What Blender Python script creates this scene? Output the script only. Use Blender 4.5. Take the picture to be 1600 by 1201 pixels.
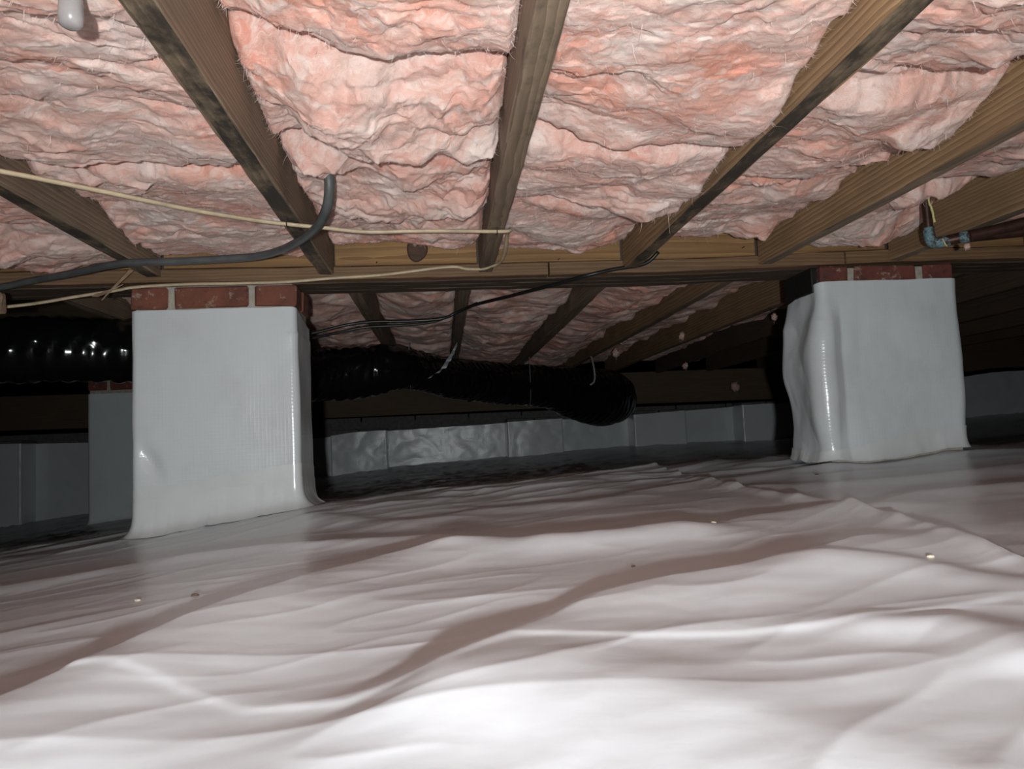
import bpy, math, random
import numpy as np

# ------------------------------------------------------------------ camera, light, exposure
for o in list(bpy.data.objects):
    bpy.data.objects.remove(o)
scene = bpy.context.scene
COL = scene.collection
from mathutils import Matrix, Vector

# world: X along the girder (right), Y along the joists (away), Z up; the lens is the origin
cam_d = bpy.data.cameras.new('camera')
cam_d.sensor_fit = 'HORIZONTAL'
cam_d.sensor_width = 36.0
cam_d.lens = 1230.0 / 1600.0 * 36.0
cam_d.clip_start = 0.02
cam_d.clip_end = 50
cam = bpy.data.objects.new('camera', cam_d)
COL.objects.link(cam)
# rows: world axes as seen by the camera (yaw 5 deg right, pitch 4 deg up, roll 2.4 deg)
RW = ((0.9953052, -0.0872495, -0.0418926),
      (0.0357613, -0.0706883, 0.9968572),
      (-0.0899367, -0.9936753, -0.0672363))
cam.matrix_world = Matrix(RW).transposed().to_4x4()
scene.camera = cam

world = bpy.data.worlds.new('world')
scene.world = world
world.use_nodes = True
world.node_tree.nodes['Background'].inputs[0].default_value = (0.0, 0.0, 0.0, 1)
world.node_tree.nodes['Background'].inputs[1].default_value = 0.0

# the photographer's lamp: a flood held low, a forearm behind the lens, pointing the same way
FLASH_POS = (-0.025, -0.29, -0.056)
fl = bpy.data.lights.new('photographer_lamp', 'SPOT')
fl.energy = 110.0
fl.spot_size = math.radians(116)
fl.spot_blend = 1.0
fl.shadow_soft_size = 0.014
fl.color = (0.945, 0.985, 1.0)
flo = bpy.data.objects.new('photographer_lamp', fl)
flo.matrix_world = Matrix.Translation(FLASH_POS) @ Matrix(RW).transposed().to_4x4() @ Matrix.Rotation(math.radians(3), 4, 'X')
COL.objects.link(flo)

vs = scene.view_settings
vs.view_transform = 'Standard'
vs.look = 'None'
vs.gamma = 1.0
vs.use_curve_mapping = False
vs.exposure = 0.0
scene.cycles.use_denoising = True
scene.cycles.max_bounces = 8
scene.cycles.diffuse_bounces = 5
scene.cycles.sample_clamp_indirect = 6.0

# ------------------------------------------------------------------ helpers
rng = np.random.default_rng(7)
random.seed(7)
_perm = {}
def _p(seed):
    if seed not in _perm:
        r = np.random.default_rng(seed + 1000)
        p = r.permutation(256)
        a = r.random(256) * 2 * np.pi
        _perm[seed] = (np.concatenate([p, p]), np.cos(a), np.sin(a))
    return _perm[seed]
def pn(x, y, seed=0):
    p, gc, gs = _p(seed)
    xi = np.floor(x).astype(int); yi = np.floor(y).astype(int)
    fx = x - xi; fy = y - yi
    xi &= 255; yi &= 255
    def g(ix, iy, dx, dy):
        h = p[p[ix & 255] + (iy & 255)]
        return gc[h] * dx + gs[h] * dy
    u = fx * fx * fx * (fx * (fx * 6 - 15) + 10)
    v = fy * fy * fy * (fy * (fy * 6 - 15) + 10)
    a = g(xi, yi, fx, fy); b = g(xi + 1, yi, fx - 1, fy)
    c = g(xi, yi + 1, fx, fy - 1); d = g(xi + 1, yi + 1, fx - 1, fy - 1)
    return (a + (b - a) * u) * (1 - v) + (c + (d - c) * u) * v
def fbm(x, y, seed=0, octv=4, gain=0.5):
    s = 0; a = 1.0
    for k in range(octv):
        s = s + a * pn(x * 2 ** k, y * 2 ** k, seed + k); a *= gain
    return s
def sstep(a, b, x):
    t = np.clip((x - a) / (b - a), 0, 1)
    return t * t * (3 - 2 * t)

def tag(o, label=None, cat=None, group=None, kind=None):
    if label: o['label'] = label
    if cat: o['category'] = cat
    if group: o['group'] = group
    if kind: o['kind'] = kind
    return o

def mesh(name, V, F, mat, parent=None, smooth=True, origin=None, mats=None, midx=None):
    """V (n,3) world coords; F list/array of faces. Origin goes to the bottom centre."""
    V = np.asarray(V, dtype=np.float64)
    if origin is None:
        if parent is not None and parent.type == 'EMPTY' or parent is not None:
            origin = parent['_o'] if '_o' in parent else (0, 0, 0)
        else:
            lo = V.min(0); hi = V.max(0)
            origin = ((lo[0] + hi[0]) / 2, (lo[1] + hi[1]) / 2, lo[2])
    origin = np.array(list(origin))
    me = bpy.data.meshes.new(name)
    L = V - origin
    if isinstance(F, np.ndarray):
        n, k = F.shape
        me.vertices.add(len(L)); me.vertices.foreach_set('co', L.astype(np.float32).ravel())
        me.loops.add(n * k); me.loops.foreach_set('vertex_index', F.astype(np.int32).ravel())
        me.polygons.add(n)
        me.polygons.foreach_set('loop_start', np.arange(0, n * k, k, dtype=np.int32))
        me.polygons.foreach_set('loop_total', np.full(n, k, dtype=np.int32))
        me.update(calc_edges=True)
    else:
        me.from_pydata(L.tolist(), [], [list(f) for f in F])
        me.update()
    me.polygons.foreach_set('use_smooth', np.full(len(me.polygons), smooth, dtype=bool))
    for m in (mats or [mat]):
        me.materials.append(m)
    if midx is not None:
        me.polygons.foreach_set('material_index', np.asarray(midx, dtype=np.int32))
    o = bpy.data.objects.new(name, me)
    COL.objects.link(o)
    o['_o'] = [float(v) for v in origin]
    if parent is not None:
        o.parent = parent
        po = np.array(list(parent['_o'])) if '_o' in parent else np.zeros(3)
        o.location = tuple(origin - po)
    else:
        o.location = tuple(origin)
    return o

def empty(name, loc):
    o = bpy.data.objects.new(name, None)
    o.empty_display_size = 0.05
    o.location = loc
    o['_o'] = [float(v) for v in loc]
    COL.objects.link(o)
    return o

def gridF(ny, nx, off=0):
    i = np.arange(ny - 1)[:, None] * nx + np.arange(nx - 1)[None, :]
    return np.stack([i, i + 1, i + nx + 1, i + nx], -1).reshape(-1, 4) + off

def loft(rings, caps=True):
    """rings (n,m,3) closed loops -> V, F(list)"""
    n, m, _ = rings.shape
    V = rings.reshape(-1, 3)
    a = np.arange(m); b = (a + 1) % m
    F = []
    for k in range(n - 1):
        F.append(np.stack([a + k * m, b + k * m, b + (k + 1) * m, a + (k + 1) * m], -1))
    F = np.concatenate(F)
    if caps:
        F = [tuple(f) for f in F] + [tuple(range(m - 1, -1, -1)), tuple(range((n - 1) * m, n * m))]
    return V, F

def smooth_path(P, step):
    """Catmull-Rom through P, resampled by arc length"""
    P = np.asarray(P, float)
    Q = np.vstack([2 * P[0] - P[1], P, 2 * P[-1] - P[-2]])
    out = []
    for i in range(1, len(Q) - 2):
        t = np.linspace(0, 1, 24, endpoint=False)[:, None]
        p0, p1, p2, p3 = Q[i - 1], Q[i], Q[i + 1], Q[i + 2]
        out.append(0.5 * ((2 * p1) + (-p0 + p2) * t + (2 * p0 - 5 * p1 + 4 * p2 - p3) * t ** 2 + (-p0 + 3 * p1 - 3 * p2 + p3) * t ** 3))
    out = np.vstack(out + [P[-1:]])
    d = np.concatenate([[0], np.cumsum(np.linalg.norm(np.diff(out, axis=0), axis=1))])
    n = max(4, int(d[-1] / step) + 1)
    s = np.linspace(0, d[-1], n)
    return np.stack([np.interp(s, d, out[:, k]) for k in range(out.shape[1])], 1), s

def tube(P, r, step=0.01, m=10, flat=1.0, rfun=None):
    """tube along P (k,3 or k,4 with radius); rfun(s, ang, r) -> radius field"""
    Q, s = smooth_path(P, step)
    C = Q[:, :3]
    R = Q[:, 3] if Q.shape[1] > 3 else np.full(len(C), r)
    T = np.gradient(C, axis=0); T /= np.linalg.norm(T, axis=1)[:, None] + 1e-9
    N = np.zeros_like(T)
    up = np.array([0, 0, 1.0])
    n0 = np.cross(T[0], up)
    if np.linalg.norm(n0) < 0.1: n0 = np.cross(T[0], [1.0, 0, 0])
    n0 /= np.linalg.norm(n0)
    for i in range(len(T)):
        n0 = n0 - T[i] * (n0 @ T[i]); n0 /= np.linalg.norm(n0); N[i] = n0
    B = np.cross(T, N)
    ang = np.linspace(0, 2 * np.pi, m, endpoint=False)
    RR = R[:, None] * np.ones((1, m))
    if rfun is not None:
        RR = rfun(s[:, None] * np.ones((1, m)), ang[None] * np.ones((len(s), 1)), RR)
    rings = C[:, None] + RR[..., None] * (np.cos(ang)[None, :, None] * N[:, None] + flat * np.sin(ang)[None, :, None] * B[:, None])
    return loft(rings)

def bar(axis, a0, a1, u0, u1, v0, v1, step=0.06, bev=0.003, wob=0.0012, seed=0, dz=None):
    """rectangular timber along axis 'Y' (u=X, v=Z) or 'X' (u=Y, v=Z), arrises eased, slightly uneven"""
    n = max(2, int(abs(a1 - a0) / step) + 1)
    t = np.linspace(a0, a1, n)
    b = bev
    sec = np.array([(u0 + b, v0), (u1 - b, v0), (u1 - b * .3, v0 + b * .3), (u1, v0 + b), (u1, v1 - b), (u1 - b, v1), (u0 + b, v1), (u0, v1 - b), (u0, v0 + b), (u0 + b * .3, v0 + b * .3)])
    m = len(sec)
    rings = np.zeros((n, m, 3))
    for k in range(m):
        wu = wob * 2 * pn(t * 7 + 3.1 * k, t * 0 + seed * 1.7 + .3, seed); wv = wob * 2 * pn(t * 9 + 1.7 * k, t * 0 + seed * 2.3 + .7, seed + 1)
        rings[:, k, 0 if axis == 'X' else 1] = t
        rings[:, k, 1 if axis == 'X' else 0] = sec[k, 0] + wu
        rings[:, k, 2] = sec[k, 1] + wv + (dz(t) if dz else 0)
    V, F = loft(rings)
    mi = np.zeros(len(F), int)
    nq = (n - 1) * m
    q = np.arange(nq) % m
    mi[:nq] = np.where(q == 0, 1, 0)     # underside
    if axis == 'X':
        F = [tuple(reversed(f)) for f in F]
    return V, F, mi

def rbox(x0, x1, y0, y1, z0, z1, b=0.003, jit=0.0, seed=0):
    """box with chamfered edges, optional roughness"""
    r = np.random.default_rng(seed)
    X = (x0, x1); Y = (y0, y1); Z = (z0, z1)
    V = []; idx = {}
    for i in (0, 1):
        for j in (0, 1):
            for k in (0, 1):
                c = np.array([X[i], Y[j], Z[k]])
                for ax in range(3):
                    p = c.copy()
                    for a2 in range(3):
                        if a2 != ax:
                            p[a2] += b * (1 if (i, j, k)[a2] == 0 else -1)
                    p += r.normal(0, 1, 3) * jit
                    idx[(i, j, k, ax)] = len(V); V.append(p)
    F = []
    def face(ax, s, order):
        F.append([idx[tuple(list(c) + [ax])] for c in order])
    # main faces (normal axis ax): vertices displaced along ax have the other axes inset
    face(0, 0, [(0,0,0),(0,0,1),(0,1,1),(0,1,0)]); face(0, 1, [(1,0,0),(1,1,0),(1,1,1),(1,0,1)])
    face(1, 0, [(0,0,0),(1,0,0),(1,0,1),(0,0,1)]); face(1, 1, [(0,1,0),(0,1,1),(1,1,1),(1,1,0)])
    face(2, 0, [(0,0,0),(0,1,0),(1,1,0),(1,0,0)]); face(2, 1, [(0,0,1),(1,0,1),(1,1,1),(0,1,1)])
    for ax in range(3):
        o1, o2 = [a for a in range(3) if a != ax]
        for s1 in (0, 1):
            for s2 in (0, 1):
                q = []
                for (e, A) in ((0, o1), (1, o1), (1, o2), (0, o2)):
                    c = [0, 0, 0]; c[ax] = e; c[o1] = s1; c[o2] = s2
                    q.append(idx[tuple(c + [A])])
                F.append(q)
    for i in (0, 1):
        for j in (0, 1):
            for k in (0, 1):
                F.append([idx[(i, j, k, a)] for a in range(3)])
    return np.array(V), F

def fix_normals(o):
    import bmesh
    bm = bmesh.new(); bm.from_mesh(o.data); bmesh.ops.recalc_face_normals(bm, faces=bm.faces); bm.to_mesh(o.data); bm.free()
    return o

# ------------------------------------------------------------------ materials
def newmat(name):
    m = bpy.data.materials.new(name); m.use_nodes = True
    nt = m.node_tree
    bs = nt.nodes['Principled BSDF']
    return m, nt, bs
def N(nt, t, **kw):
    n = nt.nodes.new(t)
    for k, v in kw.items():
        if k.startswith('i_'):
            key = k[2:]
            key = int(key) if key.isdigit() else key
            n.inputs[key].default_value = v
        else:
            setattr(n, k, v)
    return n
def lk(nt, a, b): nt.links.new(a, b)
def coords(nt, scale=(1, 1, 1), rand=True):
    tc = N(nt, 'ShaderNodeTexCoord')
    mp = N(nt, 'ShaderNodeMapping'); mp.inputs['Scale'].default_value = scale
    if rand:
        oi = N(nt, 'ShaderNodeObjectInfo')
        ml = N(nt, 'ShaderNodeMath', operation='MULTIPLY'); ml.inputs[1].default_value = 37.0
        lk(nt, oi.outputs['Random'], ml.inputs[0])
        ad = N(nt, 'ShaderNodeVectorMath', operation='ADD')
        lk(nt, tc.outputs['Object'], mp.inputs['Vector'])
        lk(nt, mp.outputs[0], ad.inputs[0]); lk(nt, ml.outputs[0], ad.inputs[1])
        return ad.outputs[0], tc
    lk(nt, tc.outputs['Object'], mp.inputs['Vector'])
    return mp.outputs[0], tc
def noise(nt, vec, scale, detail=4, rough=0.55, dist=0.0):
    n = N(nt, 'ShaderNodeTexNoise'); n.inputs['Scale'].default_value = scale
    n.inputs['Detail'].default_value = detail; n.inputs['Roughness'].default_value = rough; n.inputs['Distortion'].default_value = dist
    lk(nt, vec, n.inputs['Vector'])
    return n
def ramp(nt, fac, stops, interp='LINEAR'):
    r = N(nt, 'ShaderNodeValToRGB'); r.color_ramp.interpolation = interp
    el = r.color_ramp.elements
    while len(el) < len(stops): el.new(0.5)
    for e, (p, c) in zip(el, stops):
        e.position = p; e.color = (c[0], c[1], c[2], 1) if not np.isscalar(c) else (c, c, c, 1)
    lk(nt, fac, r.inputs[0])
    return r.outputs[0]
def mix(nt, fac, a, b, mode='MIX'):
    m = N(nt, 'ShaderNodeMix', data_type='RGBA', blend_type=mode)
    if np.isscalar(fac): m.inputs['Factor'].default_value = fac
    else: lk(nt, fac, m.inputs['Factor'])
    for s, v in ((6, a), (7, b)):
        if isinstance(v, (tuple, list)): m.inputs[s].default_value = (v[0], v[1], v[2], 1)
        else: lk(nt, v, m.inputs[s])
    return m.outputs[2]
def bump(nt, h, strength, dist, bs, normal=None):
    b = N(nt, 'ShaderNodeBump'); b.inputs['Strength'].default_value = strength; b.inputs['Distance'].default_value = dist
    lk(nt, h, b.inputs['Height'])
    if normal is not None: lk(nt, normal, b.inputs['Normal'])
    lk(nt, b.outputs[0], bs.inputs['Normal'])
    return b.outputs[0]

def mat_wood(name, light, dark, axis='Y', period=0.008, stain=(0.05, 0.04, 0.03), amt=0.5, off=(0.09, 0.13), rough=0.75, fine=True):
    m, nt, bs = newmat(name)
    sc = (1, 0.05, 1) if axis == 'Y' else (0.05, 1, 1)
    v, tc = coords(nt, sc)
    nz = noise(nt, v, 7.0, 3, 0.5)
    # growth rings about a pith that lies outside the board
    tc2 = N(nt, 'ShaderNodeTexCoord')
    mp = N(nt, 'ShaderNodeMapping')
    mp.inputs['Location'].default_value = (off[0], 0, off[1]) if axis == 'Y' else (0, off[0], off[1])
    lk(nt, tc2.outputs['Object'], mp.inputs['Vector'])
    sub = N(nt, 'ShaderNodeVectorMath', operation='SUBTRACT'); sub.inputs[1].default_value = (0.5, 0.5, 0.5)
    lk(nt, nz.outputs['Color'], sub.inputs[0])
    scl = N(nt, 'ShaderNodeVectorMath', operation='SCALE'); scl.inputs['Scale'].default_value = 0.09
    lk(nt, sub.outputs[0], scl.inputs[0])
    ad = N(nt, 'ShaderNodeVectorMath', operation='ADD'); lk(nt, mp.outputs[0], ad.inputs[0]); lk(nt, scl.outputs[0], ad.inputs[1])
    wv = N(nt, 'ShaderNodeTexWave', wave_type='RINGS', rings_direction=axis, wave_profile='SAW')
    wv.inputs['Scale'].default_value = 0.314 / period; wv.inputs['Distortion'].default_value = 1.2
    wv.inputs['Detail'].default_value = 2; wv.inputs['Detail Scale'].default_value = 0.6
    lk(nt, ad.outputs[0], wv.inputs['Vector'])
    col = mix(nt, wv.outputs['Fac'], light, dark)
    # fibre streaks
    fb = noise(nt, v, 140.0, 3, 0.6)
    col = mix(nt, ramp(nt, fb.outputs['Fac'], [(0.40, 0.0), (0.72, 0.6)]), col, tuple(0.8 * c for c in dark))
    # dirt, mould and water stains
    v3, _ = coords(nt, (1, 0.5, 1) if axis == 'Y' else (0.5, 1, 1))
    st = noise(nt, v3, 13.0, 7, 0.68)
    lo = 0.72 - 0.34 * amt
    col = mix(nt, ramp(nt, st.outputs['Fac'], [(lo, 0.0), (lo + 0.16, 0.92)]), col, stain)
    st2 = noise(nt, v3, 3.2, 4, 0.6)
    col = mix(nt, ramp(nt, st2.outputs['Fac'], [(0.35, 0.0), (0.75, 0.55)]), col, tuple(0.45 * a + 0.3 * b for a, b in zip(dark, stain)))
    lk(nt, col, bs.inputs['Base Color'])
    bs.inputs['Roughness'].default_value = rough
    hh = N(nt, 'ShaderNodeMath', operation='ADD'); lk(nt, fb.outputs['Fac'], hh.inputs[0]); lk(nt, wv.outputs['Fac'], hh.inputs[1])
    bump(nt, hh.outputs[0], 0.35, 0.0015, bs)
    return m

W_JOIST = mat_wood('weathered_joist_wood', (0.34, 0.245, 0.165), (0.17, 0.12, 0.078), amt=0.45)
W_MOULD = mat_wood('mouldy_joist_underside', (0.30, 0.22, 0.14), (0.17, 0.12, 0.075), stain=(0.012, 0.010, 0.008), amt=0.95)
W_TAN = mat_wood('tan_joist_wood', (0.44, 0.29, 0.155), (0.22, 0.125, 0.06), amt=0.15, period=0.012, off=(0.02, 0.2))
W_SHADED = mat_wood('shaded_joist_wood', (0.13, 0.085, 0.052), (0.07, 0.045, 0.028), amt=0.4)  # far joists past the right pier: their shade is put into the wood colour
W_BEAM = mat_wood('girder_wood', (0.12, 0.08, 0.052), (0.06, 0.04, 0.025), axis='X', amt=0.4)
W_LEDGER = mat_wood('ledger_wood', (0.27, 0.16, 0.08), (0.15, 0.083, 0.04), axis='X', amt=0.32, period=0.01)
W_BLOCK = mat_wood('blocking_wood', (0.43, 0.25, 0.10), (0.24, 0.125, 0.046), axis='X', amt=0.2, period=0.016, off=(0.02, -0.03))
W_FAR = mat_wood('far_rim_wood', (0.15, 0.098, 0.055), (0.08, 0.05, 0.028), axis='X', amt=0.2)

def mat_pink(name):
    m, nt, bs = newmat(name)
    v, _ = coords(nt, (1, 1, 1))
    wn = noise(nt, v, 6.0, 4, 0.6)
    sb = N(nt, 'ShaderNodeVectorMath', operation='SUBTRACT'); sb.inputs[1].default_value = (0.5, 0.5, 0.5)
    lk(nt, wn.outputs['Color'], sb.inputs[0])
    sc = N(nt, 'ShaderNodeVectorMath', operation='SCALE'); sc.inputs['Scale'].default_value = 0.16
    lk(nt, sb.outputs[0], sc.inputs[0])
    vw = N(nt, 'ShaderNodeVectorMath', operation='ADD'); lk(nt, v, vw.inputs[0]); lk(nt, sc.outputs[0], vw.inputs[1])
    mw = N(nt, 'ShaderNodeMapping'); mw.inputs['Scale'].default_value = (0.35, 1.5, 1.0); mw.inputs['Rotation'].default_value = (0, 0, 0.15)
    lk(nt, vw.outputs[0], mw.inputs['Vector'])
    W = mw.outputs[0]
    a = noise(nt, vw.outputs[0], 7.0, 6, 0.62)            # broad patches
    b = noise(nt, W, 24.0, 7, 0.70, 0.6)                  # drawn-out wisps
    c = noise(nt, vw.outputs[0], 4.5, 4, 0.55)            # salmon patches
    d = noise(nt, W, 52.0, 6, 0.72, 0.8)                  # fine fibre streaks
    col = ramp(nt, a.outputs['Fac'], [(0.32, (0.69, 0.345, 0.275)), (0.44, (0.74, 0.44, 0.365)), (0.55, (0.77, 0.54, 0.47)), (0.68, (0.79, 0.64, 0.585))])
    col = mix(nt, ramp(nt, c.outputs['Fac'], [(0.53, 0.0), (0.66, 0.75)]), col, (0.74, 0.32, 0.225))
    col = mix(nt, ramp(nt, b.outputs['Fac'], [(0.48, 0.0), (0.66, 0.8)]), col, (0.84, 0.73, 0.67))
    col = mix(nt, ramp(nt, d.outputs['Fac'], [(0.52, 0.0), (0.70, 0.55)]), col, (0.87, 0.73, 0.65))
    col = mix(nt, ramp(nt, d.outputs['Fac'], [(0.30, 0.6), (0.45, 0.0)]), col, (0.50, 0.30, 0.235))
    lk(nt, col, bs.inputs['Base Color'])
    bs.inputs['Roughness'].default_value = 0.95
    bs.inputs['Specular IOR Level'].default_value = 0.12
    bs.subsurface_method = 'RANDOM_WALK'
    bs.inputs['Subsurface Weight'].default_value = 0.2
    bs.inputs['Subsurface Radius'].default_value = (1.0, 0.55, 0.48)
    bs.inputs['Subsurface Scale'].default_value = 0.005
    f1 = noise(nt, W, 60.0, 8, 0.75, 1.2)
    f2 = noise(nt, v, 260.0, 5, 0.75, 2.0)
    ad = N(nt, 'ShaderNodeMath', operation='MULTIPLY_ADD'); ad.inputs[1].default_value = 0.4
    lk(nt, f2.outputs['Fac'], ad.inputs[0]); lk(nt, f1.outputs['Fac'], ad.inputs[2])
    bump(nt, ad.outputs[0], 0.5, 0.010, bs)
    return m
PINK = mat_pink('pink_fiberglass')
m_, nt_, bs_ = newmat('fiberglass_strands')
bs_.inputs['Base Color'].default_value = (0.80, 0.62, 0.57, 1); bs_.inputs['Roughness'].default_value = 0.8
STRAND = m_

def mat_film(name, col, rough, grid=None, gstr=0.4, nscale=30, nstr=0.1, dirt=0.15, spec=0.5):
    m, nt, bs = newmat(name)
    v, tc = coords(nt)
    d1 = noise(nt, v, 5.0, 5, 0.6)
    c = mix(nt, ramp(nt, d1.outputs['Fac'], [(0.45, 0.0), (0.8, dirt)]), col, (col[0] * 0.55, col[1] * 0.5, col[2] * 0.45))
    lk(nt, c, bs.inputs['Base Color'])
    bs.inputs['Roughness'].default_value = rough
    bs.inputs['Specular IOR Level'].default_value = spec
    n1 = noise(nt, v, nscale, 3, 0.5)
    b1 = N(nt, 'ShaderNodeBump'); b1.inputs['Strength'].default_value = nstr; b1.inputs['Distance'].default_value = 0.004
    lk(nt, n1.outputs['Fac'], b1.inputs['Height'])
    if grid:
        uv = N(nt, 'ShaderNodeUVMap')
        sep = N(nt, 'ShaderNodeSeparateXYZ'); lk(nt, uv.outputs[0], sep.inputs[0])
        outs = []
        for ax in (0, 1):
            mu = N(nt, 'ShaderNodeMath', operation='MULTIPLY'); mu.inputs[1].default_value = 2 * math.pi / grid
            lk(nt, sep.outputs[ax], mu.inputs[0])
            si = N(nt, 'ShaderNodeMath', operation='SINE'); lk(nt, mu.outputs[0], si.inputs[0])
            mx = N(nt, 'ShaderNodeMath', operation='MAXIMUM'); mx.inputs[1].default_value = 0.2; lk(nt, si.outputs[0], mx.inputs[0])
            outs.append(mx)
        ad = N(nt, 'ShaderNodeMath', operation='ADD'); lk(nt, outs[0].outputs[0], ad.inputs[0]); lk(nt, outs[1].outputs[0], ad.inputs[1])
        b2 = N(nt, 'ShaderNodeBump'); b2.inputs['Strength'].default_value = gstr; b2.inputs['Distance'].default_value = 0.0006
        lk(nt, ad.outputs[0], b2.inputs['Height']); lk(nt, b1.outputs[0], b2.inputs['Normal'])
        lk(nt, b2.outputs[0], bs.inputs['Normal'])
    else:
        lk(nt, b1.outputs[0], bs.inputs['Normal'])
    return m
WRAP = mat_film('white_scrim_wrap', (0.64, 0.675, 0.69), 0.24, grid=0.0095, gstr=0.2, nscale=14, nstr=0.25, dirt=0.25)
FLAP = mat_film('white_plastic_flap', (0.655, 0.685, 0.68), 0.22, nscale=18, nstr=0.25, dirt=0.2)
SHEET = mat_film('white_ground_sheet', (0.69, 0.725, 0.755), 0.29, nscale=40, nstr=0.06, dirt=0.16)
DUCTM = mat_film('black_duct_film', (0.004, 0.0045, 0.005), 0.15, nscale=24, nstr=0.06, dirt=0.0)

def simple(name, col, rough=0.6, metal=0.0, nscale=None, namt=0.3, bstr=0.0, trans=0.0, rand=True):
    m, nt, bs = newmat(name)
    bs.inputs['Roughness'].default_value = rough; bs.inputs['Metallic'].default_value = metal
    bs.inputs['Transmission Weight'].default_value = trans
    if nscale:
        v, _ = coords(nt, rand=rand)
        n = noise(nt, v, nscale, 5, 0.65)
        c = mix(nt, ramp(nt, n.outputs['Fac'], [(0.35, 0.0), (0.7, 1.0)]), col, tuple(x * (1 - namt) for x in col))
        lk(nt, c, bs.inputs['Base Color'])
        if bstr: bump(nt, n.outputs['Fac'], bstr, 0.003, bs)
    else:
        bs.inputs['Base Color'].default_value = (*col, 1)
    return m

def mat_brick(name, base, alt):
    m, nt, bs = newmat(name)
    v, _ = coords(nt)
    n = noise(nt, v, 14.0, 5, 0.65)
    c = ramp(nt, n.outputs['Fac'], [(0.3, alt), (0.6, base)])
    n2 = noise(nt, v, 38.0, 6, 0.75)
    c = mix(nt, ramp(nt, n2.outputs['Fac'], [(0.57, 0.0), (0.66, 0.7)]), c, (0.40, 0.33, 0.26))
    n3 = noise(nt, v, 70.0, 4, 0.7)
    c = mix(nt, ramp(nt, n3.outputs['Fac'], [(0.30, 0.7), (0.42, 0.0)]), c, (0.05, 0.03, 0.025))
    lk(nt, c, bs.inputs['Base Color']); bs.inputs['Roughness'].default_value = 0.9
    bump(nt, n2.outputs['Fac'], 0.5, 0.003, bs)
    return m
BRICK = mat_brick('red_brick', (0.20, 0.070, 0.043), (0.105, 0.042, 0.029))
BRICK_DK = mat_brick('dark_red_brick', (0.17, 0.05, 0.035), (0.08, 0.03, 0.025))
MORTAR = simple('grey_mortar', (0.46, 0.42, 0.35), 0.95, nscale=60, namt=0.35, bstr=0.5)
TAR = simple('black_tar_shim', (0.012, 0.011, 0.010), 0.6, nscale=50, namt=0.5, bstr=0.4)
BLOCKM = simple('grey_concrete_block', (0.13, 0.125, 0.12), 0.95, nscale=40, namt=0.4, bstr=0.4)
CABLE_W = simple('cream_cable_jacket', (0.62, 0.50, 0.33), 0.45, nscale=25, namt=0.35)
CABLE_G = simple('grey_cable_jacket', (0.095, 0.10, 0.10), 0.5, nscale=20, namt=0.4)
CABLE_K = simple('black_cable_jacket', (0.012, 0.012, 0.013), 0.4)
COPPER = simple('tarnished_copper', (0.075, 0.035, 0.025), 0.45, 0.5, nscale=30, namt=0.6)
def mat_patina(name):
    m, nt, bs = newmat(name)
    v, _ = coords(nt)
    n = noise(nt, v, 75.0, 5, 0.7); n2 = noise(nt, v, 190.0, 4, 0.7)
    c = mix(nt, ramp(nt, n2.outputs['Fac'], [(0.4, 0.0), (0.65, 1.0)]), (0.07, 0.16, 0.20), (0.24, 0.34, 0.34))
    c = mix(nt, ramp(nt, n.outputs['Fac'], [(0.42, 0.0), (0.54, 1.0)]), (0.05, 0.03, 0.024), c)
    lk(nt, c, bs.inputs['Base Color']); bs.inputs['Roughness'].default_value = 0.75
    bump(nt, n.outputs['Fac'], 0.5, 0.002, bs)
    return m
PATINA = mat_patina('blue_green_patina')
GLUE = simple('yellow_sealant', (0.62, 0.55, 0.22), 0.5, nscale=80, namt=0.25)
KNOTM = simple('dark_wood_knot', (0.085, 0.04, 0.022), 0.7, nscale=60, namt=0.5, bstr=0.3)
NAILM = simple('rusty_nail', (0.06, 0.045, 0.035), 0.6, 0.6)
CRUMB = simple('brown_debris', (0.12, 0.075, 0.05), 0.9, nscale=120, namt=0.5)
PALE = simple('pale_debris', (0.62, 0.55, 0.42), 0.9, nscale=120, namt=0.4)
CLEAR = simple('milky_plastic', (0.46, 0.43, 0.42), 0.25, nscale=50, namt=0.2, trans=0.45)
STRAPM = simple('grey_plastic_strap', (0.30, 0.31, 0.33), 0.35, nscale=60, namt=0.5)
SUBF = mat_wood('subfloor_plywood', (0.30, 0.2, 0.11), (0.2, 0.12, 0.06), axis='X', amt=0.3)
EARTHWALL = simple('block_wall', (0.12, 0.115, 0.11), 0.95, nscale=12, namt=0.4, bstr=0.4)

# ------------------------------------------------------------------ ground: height of the plastic sheeting
KX = [-7, -4, -2.87, -1.9, -.8, -.36, .4, 1.1, 1.5, 2.5, 3.2, 4.4, 7]
KZ = [-.85, -.56, -.45, -.34, -.222, -.178, -.145, -.113, -.095, -.1, -.06, .02, .18]
_tx = np.linspace(-7, 7, 1401)
_tz = np.interp(_tx, KX, KZ)
_k = np.exp(-np.linspace(-2, 2, 41) ** 2); _k /= _k.sum()
_tz = np.convolve(np.pad(_tz, 20, mode='edge'), _k, 'valid')
def seg_field(X, Y, P):
    """distance to polyline and which side (+ = farther from the lamp)"""
    P = np.asarray(P, float)
    best = np.full(X.shape, 1e9); side = np.zeros(X.shape)   # side runs -1..1, softly round the ends
    for (ax, ay), (bx, by) in zip(P[:-1], P[1:]):
        dx, dy = bx - ax, by - ay
        t = np.clip(((X - ax) * dx + (Y - ay) * dy) / (dx * dx + dy * dy), 0, 1)
        qx = ax + t * dx; qy = ay + t * dy
        d = np.hypot(X - qx, Y - qy)
        cr = dx * (Y - ay) - dy * (X - ax)
        cl = dx * (0 - ay) - dy * (0 - ax)
        s = -np.sign(cl) * cr / np.hypot(dx, dy) / (d + 1e-6)
        k = d < best
        best = np.where(k, d, best); side = np.where(k, s, side)
    return best, side
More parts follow.
